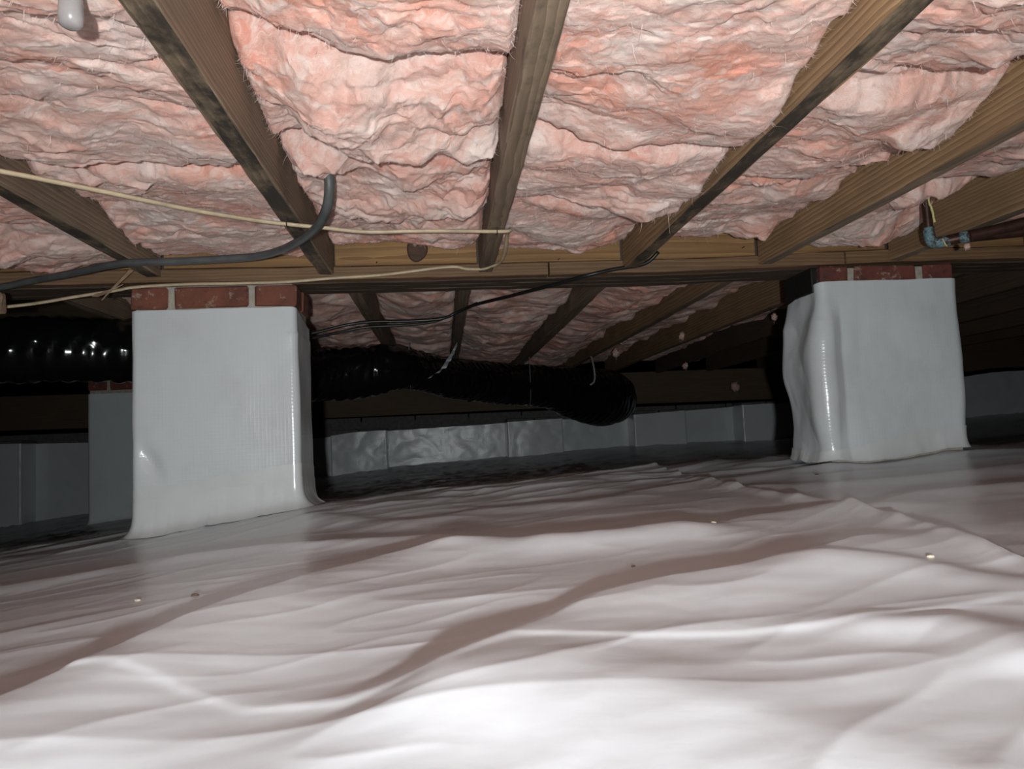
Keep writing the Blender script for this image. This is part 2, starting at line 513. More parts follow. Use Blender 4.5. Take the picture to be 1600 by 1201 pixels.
RIDGES = [   # polyline, height, near width, far width
    ([(-.40, .30), (-.34, .42), (-.310, .541), (-.302, .570), (-.284, .631), (-.262, .724), (-.228, .837), (-.165, .961), (-.083, 1.061), (-.007, 1.107)], .019, .11, .018, 0),
    ([(-.007, 1.150), (.074, 1.128), (.144, 1.097), (.231, 1.085), (.315, 1.092)], .011, .07, .02),
    ([(-.343, .615), (-.267, .645), (-.213, .611), (-.126, .531), (-.071, .520), (-.011, .554), (.047, .610), (.094, .594), (.139, .580), (.211, .577), (.300, .577), (.369, .588), (.420, .594)], .0015, .009, .035),
    ([(-.075, .40), (-.055, .455), (-.026, .485), (.023, .510), (.069, .514), (.100, .481), (.125, .430), (.159, .388), (.185, .353), (.200, .318)], .0055, .15, .065),
    ([(-.002, .549), (.047, .609), (.088, .651), (.143, .709), (.220, .747), (.292, .772), (.387, .815), (.469, .860)], .014, .12, .028),
    ([(.143, 1.089), (.264, 1.072), (.385, 1.105), (.484, 1.160), (.598, 1.205)], .011, .07, .03),
    ([(-.336, 2.02), (-.150, 1.964), (.009, 2.2), (.278, 2.2), (.647, 2.45), (.876, 2.45), (1.087, 2.383), (1.5, 2.2), (2.2, 2.1)], .018, .20, .25),
    ([(-.297, 1.85), (-.071, 1.577), (.088, 1.717), (.277, 1.671), (.535, 1.834), (.856, 2.033), (1.053, 2.07)], .009, .06, .05),
    ([(-.95, 1.36), (-.72, 1.358), (-.609, 1.374), (-.479, 1.412), (-.304, 1.397), (-.103, 1.331), (-.018, 1.308)], .008, .05, .03),
    ([(.314, .558), (.351, .540), (.360, .501), (.359, .455)], .006, .03, .03),
    ([(.379, .773), (.433, .739), (.462, .686), (.50, .600)], .006, .05, .03),
    ([(.70, 1.20), (.812, 1.327), (.954, 1.292), (1.2, 1.25)], .010, .06, .04),
    ([(.66, 1.75), (.85, 1.62), (1.1, 1.6), (1.4, 1.65)], .008, .06, .05),
]
def hf(X, Y):
    X = np.asarray(X, float); Y = np.asarray(Y, float)
    z = np.interp(X, _tx, _tz)
    z = z - 0.045 * sstep(2.5, 3.3, Y) * (1 - sstep(4.8, 5.8, Y)) * (1 - sstep(2.5, 3.5, np.abs(X)))
    wx = X + 0.02 * pn(X * 5, Y * 5, 91); wy = Y + 0.02 * pn(X * 5 + 9, Y * 5, 92)
    for P, a, sn, sf, *wp in RIDGES:
        k = .35 if (wp or a < .004) else 1.0
        d, s = seg_field(X + (wx - X) * k, Y + (wy - Y) * k, P)
        w = sn + (sf - sn) * sstep(-1, 1, s)
        z = z + a * np.exp(-(d / w) ** 2)
    z = z + 0.004 * fbm(X * 1.6, Y * 2.6, 11, 2)
    z = z + 0.0015 * fbm(X * 5 + Y * 1.5, Y * 9 - X * 2.5, 21, 3)
    far = sstep(1.6, 2.4, Y)
    cr = 1 - np.abs(pn(X * 2.2 + Y * .8, Y * 5.5 - X * 2.0, 31)) * 2
    z = z + (0.0016 + 0.009 * far) * np.clip(cr, 0, 1) ** 3
    cr2 = 1 - np.abs(pn(X * 4.5 + 3, Y * 10 - X * 4.5, 33)) * 2
    z = z + (0.0009 + 0.003 * far) * np.clip(cr2, 0, 1) ** 4
    return z
def fan_grid(ny, nx, y0, y1, left, right):
    """rows closer together near y0, columns spread between left(y) and right(y)"""
    q = np.linspace(0, 1, ny)
    y = y0 + (y1 - y0) * (0.30 * q + 0.70 * q ** 2.4)
    u = np.linspace(0, 1, nx)
    u = 0.5 + (u - 0.5) * (0.35 + 0.65 * (2 * np.abs(u - 0.5)) ** 1.6) if left is None else u
    return y, u
SEAM = np.array([(.90, -.8), (.62, .2), (.49, .50), (.510, .597), (.532, .695), (.553, .777), (.578, .875), (.617, 1.044), (.648, 1.284), (.643, 1.567), (.651, 1.728), (.66, 2.1), (.70, 3.0), (.8, 4.5), (.85, 6.0)])
def seam_x(y):
    return np.interp(y, SEAM[:, 1], SEAM[:, 0]) + 0.006 * pn(y * 9, y * 0 + .5, 71) + 0.003 * pn(y * 30, y * 0 + .5, 72)

def sheet(name, ny, nx, y0, y1, lf, rf, dz, mat, dense=False):
    kn = np.array([0, .06, .62, .86, 1.0]); ky = np.array([y0, .28, 1.30, 2.5, y1])
    y = np.interp(np.linspace(0, 1, ny), kn, ky)
    u = np.linspace(0, 1, nx)
    if dense: u = np.interp(u, [0, .3, 1], [0, .62, 1])
    l = lf(y); r = rf(y)
    X = l[:, None] + (r - l)[:, None] * u[None]
    Y = np.repeat(y[:, None], nx, 1)
    Z = hf(X, Y)
    Z = Z + dz(X, Y, u[None] * np.ones_like(X))
    V = np.stack([X, Y, Z], -1).reshape(-1, 3)
    return mesh(name, V, gridF(ny, nx), mat, origin=(0, 0, -.16))
fl_o = sheet('floor', 300, 360, -0.9, 6.1, lambda y: -(1.4 + .95 * np.clip(y + .9, 0, 9)), lambda y: 1.6 + .95 * np.clip(y + .9, 0, 9), lambda X, Y, U: -0.006 + 0 * X, SHEET)
tag(fl_o, 'white plastic sheeting covering the whole crawl space ground', 'floor', kind='structure')
gs = sheet('ground_sheet', 580, 500, -0.9, 5.6, lambda y: -(1.2 + .8 * np.clip(y + .9, 0, 9)), lambda y: seam_x(y),
           lambda X, Y, U: 0.0005 + 0.007 * (1 - .8 * sstep(1.5, 2.2, Y)) * np.exp(-((seam_x(Y) - X) / .022) ** 2) * (1 + .6 * pn(Y * 16, Y * 0, 73)), SHEET, True)
tag(gs, 'large rumpled white ground sheet in the foreground, its raised edge at the right', 'plastic sheet')

# ------------------------------------------------------------------ room shell
def shell(name, x0, x1, y0, y1, z0, z1, mat, label, cat):
    V, F = rbox(x0, x1, y0, y1, z0, z1, 0.002)
    o = fix_normals(mesh(name, V, F, mat, smooth=False)); tag(o, label, cat, kind='structure'); return o
shell('ceiling', -6.2, 7.2, -2.2, 6.4, .69, .71, SUBF, 'plywood subfloor above the joists and pink batts', 'ceiling')
shell('wall_left', -6.2, -6.0, -2.2, 6.4, -1.0, .69, EARTHWALL, 'dark block wall far off to the left', 'wall')
shell('wall_right', 7.0, 7.2, -2.2, 6.4, -1.0, .69, EARTHWALL, 'dark block wall far off to the right', 'wall')
shell('wall_front', -6.2, 7.2, -2.2, -2.0, -1.0, .69, EARTHWALL, 'dark block wall behind the viewer', 'wall')

# far wall: block core, wrapped panels and pilasters as parts
wtop_x = [-6, -2.9, -.9, -.6, .5, .9, 1.4, 1.8, 2.25, 2.7, 4.4, 7]
wtop_z = [.10, .098, .055, .082, .112, .12, .126, .145, .168, .172, .36, .42]
WY = 5.93
wb = shell('wall_back', -6.0, 7.0, WY + .02, WY + .22, -1.0, .165, BLOCKM, 'far foundation wall lined with grey-white plastic panels and pilasters', 'wall')
pil = [(-3.30, -2.90), (-2.05, -1.65), (-.798, -.398), (.468, .879), (1.411, 1.805), (2.241, 2.638), (3.30, 3.70), (4.9, 5.3)]
def panel(x0, x1, ydep, seed, ret, dtop=0.0):
    """wrapped face at y=WY-ydep with returned side edges back to the wall; ret = (left, right)"""
    nx = max(20, int((x1 - x0) / .012)); nz = 40
    xs = np.linspace(x0, x1, nx); ys = np.full(nx, WY - ydep)
    if ret:
        n2 = 10
        xs = np.concatenate([np.full(n2, x0), xs, np.full(n2, x1)])
        ys = np.concatenate([np.linspace(WY + .015, WY - ydep, n2, endpoint=False), ys, np.linspace(WY - ydep, WY + .015, n2 + 1)[1:]])
    s = np.concatenate([[0], np.cumsum(np.hypot(np.diff(xs), np.diff(ys)))])
    t = np.linspace(0, 1, nz)
    zt = np.interp(xs, wtop_x, wtop_z) + dtop + .004 * pn(s * 9, s * 0 + .3, seed)
    zb = hf(xs, ys - .01) - .03
    Z = zb[None] + (zt - zb)[None] * t[:, None]
    S = np.repeat(s[None], nz, 0)
    dent = 0.007 * fbm(S * 3.5 + seed * 7, Z * 4, seed, 3) * np.minimum(1, np.minimum(S, s[-1] - S) / .05)
    X = np.repeat(xs[None], nz, 0); Y = np.repeat(ys[None], nz, 0) - np.abs(dent) - .006
    V = np.stack([X, Y, Z], -1).reshape(-1, 3)
    o = mesh('wrap_panel', V, gridF(nz, len(xs))[:, ::-1].copy(), WRAP, parent=wb)
    uvs(o, S.ravel(), Z.ravel())
    return o
def uvs(o, U, Vv):
    me = o.data
    ul = me.uv_layers.new(name='UVMap')
    li = np.zeros(len(me.loops), dtype=np.int32); me.loops.foreach_get('vertex_index', li)
    ul.data.foreach_set('uv', np.stack([U[li], Vv[li]], -1).astype(np.float32).ravel())
prev = -5.9
for i, (a, b) in enumerate(pil):
    if a - prev > .05: panel(prev, a, 0.0, 200 + i, False)
    panel(a, b, 0.20, 230 + i, True, .004)
    # brick cap of the pilaster just above its wrap
    zt = np.interp((a + b) / 2, wtop_x, wtop_z)
    nb = 2
    for k in range(nb):
        w = (b - a) / nb
        V, F = rbox(a + k * w + .004, a + (k + 1) * w - .004, WY - .19, WY + .02, zt - .04, zt + .022, .004, .001, 260 + i * 3 + k)
        fix_normals(mesh('brick', V, F, BLOCKM, parent=wb, smooth=False))
    prev = b
panel(prev, 6.9, 0.0, 249, False)
# course of concrete blocks showing above the lining
x = -1.4; k = 0
while x < 4.6:
    zt = .165
    V, F = rbox(x + .004, x + .396, WY + .010, WY + .03, -.02, zt + .03, .004, .0008, 300 + k)
    fix_normals(mesh('block', V, F, BLOCKM, parent=wb, smooth=False))
    x += .40; k += 1

# ------------------------------------------------------------------ joists
JB, JT = .45, .685
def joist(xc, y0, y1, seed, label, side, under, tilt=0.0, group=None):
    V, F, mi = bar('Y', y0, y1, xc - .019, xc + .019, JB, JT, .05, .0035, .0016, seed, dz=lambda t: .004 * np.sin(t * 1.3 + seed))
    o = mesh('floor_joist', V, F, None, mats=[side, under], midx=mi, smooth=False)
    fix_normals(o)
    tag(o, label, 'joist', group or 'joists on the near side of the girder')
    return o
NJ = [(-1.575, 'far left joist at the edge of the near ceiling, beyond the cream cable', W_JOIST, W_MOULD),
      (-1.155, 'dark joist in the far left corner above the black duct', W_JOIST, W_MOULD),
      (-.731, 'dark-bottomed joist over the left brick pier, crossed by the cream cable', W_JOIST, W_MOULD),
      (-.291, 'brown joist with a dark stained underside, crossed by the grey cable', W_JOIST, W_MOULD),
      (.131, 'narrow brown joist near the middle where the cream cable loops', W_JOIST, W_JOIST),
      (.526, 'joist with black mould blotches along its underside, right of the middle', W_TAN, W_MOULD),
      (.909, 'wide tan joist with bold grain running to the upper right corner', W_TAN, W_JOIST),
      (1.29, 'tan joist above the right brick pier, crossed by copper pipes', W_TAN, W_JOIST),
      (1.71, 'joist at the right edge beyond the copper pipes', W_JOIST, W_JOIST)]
for i, (xc, lb, s, u) in enumerate(NJ):
    joist(xc, -1.6, 2.087, 10 + i, lb, s, u)
FJ = [-1.07, -.65, -.25, .082, .50, .885, 1.26, 1.65, 2.05, 2.45, 2.85, 3.25]
ordn = ['first', 'second', 'third', 'fourth', 'fifth', 'sixth', 'seventh', 'eighth', 'ninth', 'tenth', 'eleventh', 'twelfth']
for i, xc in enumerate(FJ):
    joist(xc, 2.285, 5.86, 40 + i, 'dim joist beyond the girder, %s from the left' % ordn[i], (W_SHADED if xc > 1.5 else W_TAN if xc > .8 else W_JOIST), (W_SHADED if xc > 1.5 else W_JOIST), group='joists beyond the girder')

# ------------------------------------------------------------------ girder, ledger, blocking
def bz(x):
    return .434 + .016 * sstep(.55, 1.45, x) + .004 * sstep(-.2, -.8, x) 
g = empty('girder', (0, 2.2, .43))
tag(g, 'built-up dark wooden girder spanning between the two brick piers', 'beam')
for k, (a, b) in enumerate([(2.132, 2.180), (2.181, 2.229), (2.230, 2.278)]):
    V, F, mi = bar('X', -4.5, 5.5, a, b, 0.0, .245, .06, .003, .002, 60 + k, dz=lambda t: bz(t))
    o = mesh('ply', V, F, W_BEAM, parent=g, smooth=False); fix_normals(o)
def seg_bar(name, x0, x1, y0, y1, h0, h1, mat, parent, seed):
    V, F, mi = bar('X', x0, x1, y0, y1, h0, h1, .04, .002, .0014, seed, dz=lambda t: bz(t))
    o = mesh(name, V, F, mat, parent=parent, smooth=False); fix_normals(o); return o
for k, (a, b) in enumerate([(-4.5, -1.30), (-1.295, .30), (.305, 1.14), (1.145, 3.2), (3.205, 5.5)]):
    seg_bar('ledger_strip', a, b, 2.090, 2.130, 0.002, .036, W_LEDGER, g, 70 + k)
gaps = [(-1.555, -1.176), (-1.134, -.752), (-.710, -.312), (-.270, .110), (.152, .505), (.547, .888), (.930, 1.269), (1.311, 1.689)]
blab = ['outside the left pier', 'above the left end of the black duct', 'above the left brick pier', 'with a dark half-round knot', 'half hidden by pink right of the middle joist',
        'clean tan just right of the mouldy joist', 'left above the right brick pier', 'right above the right brick pier']
BLK = {}
for k, (a, b) in enumerate(gaps):
    V, F, mi = bar('X', a + .002, b - .002, 2.099, 2.128, .040, .235, .04, .002, .001, 80 + k, dz=lambda t: bz(t))
    o = mesh('blocking_board', V, F, W_BLOCK, smooth=False); fix_normals(o)
    tag(o, 'short tan blocking board on the girder, ' + blab[k], 'blocking', 'blocking boards between the joists')
    BLK[k] = o
# knot in the second blocking board
an = np.linspace(0, 2 * np.pi, 28, endpoint=False)
rings = []
for r, d in ((1.0, 0.0), (.96, -.003), (.78, -.0045), (.55, -.0025), (.25, -.004)):
    rr = r * (1 + .05 * np.sin(3 * an + 1))
    rings.append(np.stack([-.051 + .028 * rr * np.cos(an), np.full(28, 2.0985 + d), .513 + .032 * rr * np.sin(an)], -1))
V, F = loft(np.array(rings))
fix_normals(mesh('knot', V, F, KNOTM, parent=BLK[3]))

def nail(p, d, parent, L=.012):
    p = np.array(p); d = np.array(d)
    V, F = tube(np.array([p, p + d * L * .5, p + d * L]), .0013, .004, 6)
    mesh('nail', V, F, NAILM, parent=parent)
for (x, z) in [(-.16, .480), (-.225, .470), (.60, .49), (.85, .50), (.33, .478)]:
    kk = 3 if x < .1 else (4 if x < .5 else 5)
    nail((x, 2.10, z), (0.2, -1, .1), BLK[kk])

# ------------------------------------------------------------------ fiberglass batts
def strands(parent, pts, nrm, n, seed, L=(.008, .035), w=.00035):
    r = np.random.default_rng(seed)
    idx = r.integers(0, len(pts), n)
    P = pts[idx]
    d = r.normal(0, 1, (n, 3)); d[:, 2] = -np.abs(d[:, 2]) * .25
    d[:, 0] *= 1.4
    d /= np.linalg.norm(d, axis=1)[:, None]
    ln = r.uniform(L[0], L[1], n) * r.uniform(.4, 1, n) * np.where(r.random(n) < .06, 2.2, 1)
    sd = np.cross(d, [0, 0, 1.0]); sd /= np.linalg.norm(sd, axis=1)[:, None] + 1e-6
    curl = r.normal(0, .35, n)
    V = []; F = []
    K = 4
    for k in range(K):
        t = k / (K - 1)
        c = P + d * (ln * t)[:, None] + sd * (curl * ln * t * t)[:, None]
        c[:, 2] -= .35 * ln * np.sin(t * 2.6) * r.uniform(.2, 1, n)
        c[:, 2] += .0015
        ww = w * (1.15 - t)
        V.append(c - sd * ww); V.append(c + sd * ww)
    V = np.stack(V, 1).reshape(-1, 3)
    b = np.arange(n)[:, None] * 2 * K
    F = np.concatenate([np.stack([b + 2 * k, b + 2 * k + 1, b + 2 * k + 3, b + 2 * k + 2], -1).reshape(-1, 4) for k in range(K - 1)])
    o = mesh('loose_fibers', V, F, STRAND, parent=parent)
    tag(o, kind='stuff')
    return o

def batt(label, x0, x1, y0, y1, prof, seed, res=.003, amp=1.0, ends=(1, 1), nfib=1500, lumps=(), group='pink batts on the near side of the girder', tail=0.0):
    """prof: list of (y, d_left, d_mid, d_right) heights of the underside above the joist bottoms"""
    nx = max(8, int((x1 - x0) / res)); ny = max(8, int((y1 - y0) / res))
    u = np.linspace(0, 1, nx); y = np.linspace(y0, y1, ny)
    X, Y = np.meshgrid(x0 + (x1 - x0) * u, y)
    U = np.repeat(u[None], ny, 0)
    pr = np.array(prof, float)
    dl, dm, dr = (np.interp(y, pr[:, 0], pr[:, k])[:, None] for k in (1, 2, 3))
    base = np.where(U < .5, dl + (dm - dl) * sstep(0, .5, U), dm + (dr - dm) * sstep(.5, 1, U))
    wx = X + .05 * fbm(X * 5, Y * 5, seed, 2) + .012 * fbm(X * 22, Y * 22, seed + 3, 2)
    wy = Y + .05 * fbm(X * 5 + 7, Y * 5, seed + 1, 2) + .012 * fbm(X * 22 + 5, Y * 22, seed + 4, 2)
    sab = lambda n, e: np.sqrt(n * n + e * e) - e
    b1 = sab(pn(wx * 3.6, wy * 5.2, seed + 5), .08)
    b2 = sab(pn(wx * 9, wy * 12, seed + 6), .10)
    b3 = sab(pn(wx * 20, wy * 28, seed + 7), .24)
    b4 = pn(X * 36 + 26 * wx, Y * 70 + 30 * wy, seed + 8)
    b5 = fbm(X * 130 + 30 * wx, Y * 150, seed + 9, 2)
    g1 = fbm(X * 3, Y * 3, seed + 10, 2)
    msk = sstep(-.25, .35, fbm(X * 4 + 3, Y * 4, seed + 20, 2))
    # torn layers: ragged ledges where the wool has split
    q = 4.2 * (fbm(wx * 2.6, wy * 4.6, seed + 21, 3) + .10 * fbm(X * 28, Y * 34, seed + 22, 3)) + .5
    fq = q - np.floor(q)
    lay = np.floor(q) + sstep(.10, .80, fq) + .25 * (fq - .5)
    h = .024 * g1 + .058 * (.22 - b1) + .009 * lay * (.35 + .65 * msk) + (.006 + .024 * msk) * (.20 - b2) + (.001 + .006 * msk) * (.2 - b3) + .0022 * b4 + .0020 * b5
    Z = JB + base + amp * h
    for (lx, ly, rx, ry, a) in lumps:
        Z = Z - a * np.exp(-(((X - lx) / rx) ** 2 + ((Y - ly) / ry) ** 2) ** 1.5) * (1 + .6 * fbm(X * 20, Y * 20, seed + 12, 2))
    # pull-up at the torn ends and against the joists
    e0 = Y - y0 - .015 * (1 + fbm(X * 14, X * 0, seed + 13, 3)); e1 = y1 - Y - .015 * (1 + fbm(X * 14, X * 0 + 4, seed + 14, 3))
    if ends[0]: Z = Z + .045 * np.exp(-np.clip(e0, 0, 9) / .008) * 1.0
    if ends[1]: Z = Z + .045 * np.exp(-np.clip(e1, 0, 9) / .009) * 1.0
    ex = np.minimum(X - x0, x1 - X)
    Z = Z + .016 * np.exp(-(ex / .007) ** 2)
    Z = np.minimum(Z, JT - .01)
    # sideways fluff so that lumps overhang their creases
    k = np.minimum(1, ex / .02)
    XX = np.clip(X + k * (.012 * fbm(X * 18, Y * 22, seed + 15, 3)), x0 - .001, x1 + .001)
    ky = np.minimum(1, np.minimum(Y - y0, y1 - Y) / .03)
    YY = Y + ky * (.016 * fbm(X * 16, Y * 20, seed + 16, 3))
    edge = np.stack([XX, YY, Z], -1)
    V = edge.reshape(-1, 3)
    F = gridF(ny, nx)[:, ::-1]
    # sides up to a flat back
    per = np.concatenate([np.arange(nx), np.arange(1, ny) * nx + nx - 1, (ny - 1) * nx + np.arange(nx - 2, -1, -1), np.arange(ny - 2, 0, -1) * nx])
    m = len(per); o0 = len(V)
    T = V[per].copy(); T[:, 2] = JT - .004
    V = np.vstack([V, T, [[(x0 + x1) / 2, (y0 + y1) / 2, JT - .004]]])
    a = np.arange(m); b = (a + 1) % m
    F = np.concatenate([F, np.stack([per[a], per[b], o0 + b, o0 + a], -1)])
    top = np.stack([o0 + a, o0 + b, np.full(m, o0 + m)], -1)
    F2 = [tuple(f) for f in top]
    # triangles as degenerate-free list is slow; join through quads with a doubled ring instead
    o = mesh('fiberglass_batt', V, F, PINK)
    tag(o, label, 'insulation', group)
    if nfib:
        sub = edge[3:-3, 2:-2].reshape(-1, 3)
        we = np.exp(-np.minimum(np.minimum(ex, Y - y0), y1 - Y) / .02)[3:-3, 2:-2].ravel() + .25
        r = np.random.default_rng(seed)
        pick = r.choice(len(sub), size=min(nfib * 5, len(sub)), p=we / we.sum())
        strands(o, sub[pick], None, int(nfib * 3.6), seed + 5, (.004, .020), .00026)
    return o

R1 = .003
# left of the pier joist
batt('pink batt at the far left edge, left of the joist over the left pier', -1.132, -.752, .503, 2.08, [(.5, .03, .02, .02), (1.6, .02, .0, .015), (2.1, .02, .0, .02)], 400, .0038, lumps=[(-1.0, 1.75, .10, .12, .03)], nfib=600)
# between pier joist and grey-cable joist
batt('broad pink batt left of the grey-cable joist, nearest the viewer', -.710, -.312, .503, 1.388, [(.4, .03, .04, .03), (1.4, .045, .03, .02)], 420, R1, ends=(0, 1), nfib=1500, amp=.8)
batt('pink batt above the cream cable and the left pier, reaching the girder', -.710, -.312, 1.391, 2.092, [(1.3, .05, .025, .02), (1.8, .045, .03, .025), (2.08, .05, .04, .03)], 430, R1, ends=(1, 1), nfib=1200)
# between grey-cable joist and the middle joist
batt('upper pink batt between grey-cable joist and middle joist, at the top of the picture', -.270, .110, .503, 1.042, [(.4, .12, .05, .07), (.85, .13, .055, .08), (1.05, .10, .045, .05)], 450, R1, ends=(0, 1), nfib=1400)
batt('reddish crumpled pink batt in the middle of the bay left of the middle joist', -.270, .110, 1.045, 1.336, [(1.0, .10, .045, .06), (1.25, .06, .02, .035), (1.36, .04, .03, .03)], 460, R1, amp=1.3, nfib=1300, lumps=[(-.17, 1.17, .09, .06, .03), (.03, 1.16, .07, .07, .032), (-.07, 1.27, .08, .04, .028), (.07, 1.28, .05, .04, .025)])
batt('crumpled lower pink batt hanging over the blocking with the dark knot', -.270, .110, 1.339, 2.094, [(1.3, .075, .06, .05), (1.6, .06, .04, .045), (1.9, .045, .03, .035), (2.09, .055, .05, .05)], 470, R1, amp=1.35, nfib=1500, lumps=[(-.20, 1.42, .06, .05, .06), (-.05, 1.45, .07, .05, .03), (.05, 1.58, .06, .08, .03), (-.13, 1.66, .08, .06, .025), (-.02, 1.80, .08, .07, .022)])
# between middle joist and mouldy joist
batt('large pale pink batt right of the middle joist, nearest the viewer', .152, .505, .503, 1.246, [(.4, .04, .03, .035), (.8, .045, .025, .035), (1.1, .04, .0, -.008), (1.3, .03, -.005, -.015)], 490, R1, ends=(0, 1), amp=.85, nfib=1600)
batt('shaggy pale batt overhanging the mouldy joist in the middle of its bay', .152, .506, 1.249, 1.606, [(1.1, .04, -.005, -.012), (1.45, .03, -.008, -.025), (1.66, .03, .0, -.012)], 500, R1, amp=.95, nfib=1800)
batt('pink batt over the girder between the middle joist and the mouldy joist', .152, .505, 1.609, 2.094, [(1.5, .05, .03, .04), (1.9, .035, .02, .045), (2.09, .05, .04, .05)], 510, R1, nfib=1200)
# between mouldy joist and tan joist
batt('pink batt in the top right bay beside the tan joist, nearest the viewer', .547, .888, .503, 1.076, [(.4, .03, .03, .05), (.9, .02, .03, .055), (1.1, .03, .03, .06)], 530, R1, ends=(0, 1), amp=.8, nfib=900, lumps=[(.80, .95, .07, .07, .02)])
batt('hanging pink flap with frayed tip between mouldy joist and tan joist', .547, .888, 1.079, 1.486, [(1.0, .03, .04, .06), (1.3, .03, .02, .05), (1.5, .03, .03, .06)], 540, R1, amp=.9, nfib=1100, lumps=[(.82, 1.22, .06, .05, .035)])
batt('pink batt ending above the clean blocking right of the mouldy joist', .547, .888, 1.489, 2.094, [(1.4, .04, .04, .06), (1.8, .035, .03, .05), (2.09, .06, .06, .06)], 550, R1, nfib=900, lumps=[(.82, 1.93, .05, .06, .03)])
# between tan joist and the copper pipe joist
batt('pink batt behind the copper pipe at the right edge', .930, 1.269, .503, 1.596, [(.5, .04, .04, .05), (1.3, .04, .03, .05), (1.6, .05, .06, .09)], 570, .0036, ends=(0, 1), nfib=600)
batt('pink tuft hanging over the right brick pier below the tan joist', .930, 1.269, 1.599, 2.094, [(1.5, .04, .05, .10), (1.8, .035, .05, .10), (1.92, .03, .015, .06), (2.09, .05, .03, .05)], 580, R1, nfib=700, lumps=[(1.13, 1.95, .07, .07, .025)])
batt('pink batt in the bay at the right edge behind the copper pipes', 1.311, 1.689, .503, 2.094, [(.8, .05, .04, .05), (2.09, .05, .05, .05)], 590, .005, nfib=200)
# rear of the bays, above and behind the viewer
for i, (a, b) in enumerate([(-1.555, -1.176), (-1.132, -.752), (-.710, -.312), (-.270, .110), (.152, .505), (.547, .888), (.930, 1.269), (1.311, 1.689)]):
    batt('pink batt overhead behind the viewer, %s bay from the left' % ordn[i], a, b, -1.5, .5 if i != 0 else 2.09, [(-2, .05, .03, .05), (3, .05, .03, .05)], 600 + 10 * i, .012, nfib=0, group='pink batts overhead behind the viewer')
# beyond the girder
fb_ = [(-1.05, -.67), (-.63, -.27), (-.23, .062), (.102, .48), (.52, .865), (.905, 1.24), (1.28, 1.63), (1.67, 2.03), (2.07, 2.43), (2.47, 2.83), (2.87, 3.23)]
for i, (a, b) in enumerate(fb_):
    dd = .05 if i < 5 else .10
    batt('dim pink batt beyond the girder, %s bay from the left' % ordn[i], a, b, 2.29, 5.84, [(2.2, dd + .01, dd - .02, dd), (6, dd + .01, dd - .02, dd)], 700 + 20 * i, .0075 if i < 7 else .014, nfib=400 if i < 6 else 0, group='pink batts beyond the girder', ends=(0, 0))

# ------------------------------------------------------------------ brick piers with plastic wraps
def ring_xy(x0, x1, y0, y1, r, n):
    """rounded rectangle, starting at the middle of the back, counter-clockwise seen from above; returns pts, normals, arc"""
    c = []
    def arc(cx, cy, a0):
        for a in np.linspace(a0, a0 + np.pi / 2, 9): c.append((cx + r * np.cos(a), cy + r * np.sin(a)))
    xm = (x0 + x1) / 2
    c.append((xm, y1))
    arc(x0 + r, y1 - r, np.pi / 2); arc(x0 + r, y0 + r, np.pi); arc(x1 - r, y0 + r, 1.5 * np.pi); arc(x1 - r, y1 - r, 0)
    c.append((xm, y1))
    c = np.array(c)
    d = np.concatenate([[0], np.cumsum(np.linalg.norm(np.diff(c, axis=0), axis=1))])
    s = np.linspace(0, d[-1], n)
    P = np.stack([np.interp(s, d, c[:, 0]), np.interp(s, d, c[:, 1])], -1)
    T = np.gradient(P, axis=0); T /= np.linalg.norm(T, axis=1)[:, None]
    Nn = np.stack([T[:, 1], -T[:, 0]], -1)
    return P, Nn, s

def wrap(parent, name, box, r, ztop, zlow, mat, seed, amp, off, flare, nz=150, n=320, mod=None):
    x0, x1, y0, y1 = box
    P, Nn, s = ring_xy(x0, x1, y0, y1, r, n)
    t = np.linspace(0, 1, nz) ** 1.35
    zt = ztop(P[:, 0], P[:, 1], s)
    S = np.repeat(s[None], nz, 0)
    zf = hf(P[:, 0] + Nn[:, 0] * flare, P[:, 1] + Nn[:, 1] * flare) + .0015
    zb = zf if zlow is None else zlow(P[:, 0], P[:, 1], s)
    Z = zb[None] + (zt - zb)[None] * t[:, None]
    h = Z - zf[None]
    o = off + flare * np.exp(-np.clip(h, 0, 9) / .016) + amp * (fbm(S * 4 + seed, Z * 3.2, seed, 3) + .35)
    o = o + .25 * amp * fbm(S * 18 + seed, Z * 9, seed + 5, 2)
    o = o + flare * .10 * np.exp(-np.clip(h, 0, 9) / .035) * fbm(S * 45, Z * 6, seed + 8, 2)
    if mod is not None: o = o + mod(P[:, 0][None] + 0 * Z, P[:, 1][None] + 0 * Z, Z, S)
    X = P[:, 0][None] + Nn[:, 0][None] * o; Y = P[:, 1][None] + Nn[:, 1][None] * o
    V = np.stack([X, Y, Z], -1).reshape(-1, 3)
    ob = mesh(name, V, gridF(nz, n), mat, parent=parent)
    uvs(ob, S.ravel(), Z.ravel())
    return ob

def brick_course(parent, x0, x1, y0, y1, z0, z1, mat, fr, seed, dark_left=False, ins=0.0):
    """fr: list of (a,b) fractions of the front bricks; back the same; one header each side is the corner brick itself"""
    y0 += ins; y1 -= ins
    j = 0
    yd = (y1 - y0) / 2 - .005
    for (a, b) in fr:
        for (ya, yb) in ((y0, y0 + yd), (y1 - yd, y1)):
            V, F = rbox(a, b, ya, yb, z0, z1, .004, .0012, seed + j); j += 1
            m = TAR if (dark_left and ya > y0 + .01 and a <= x0 + .01) else mat
            fix_normals(mesh('brick', V, F, m, parent=parent, smooth=False))

def core(parent, x0, x1, y0, y1, z0, z1):
    V, F = rbox(x0, x1, y0, y1, z0, z1, .003)
    fix_normals(mesh('mortar_core', V, F, MORTAR, parent=parent, smooth=False))

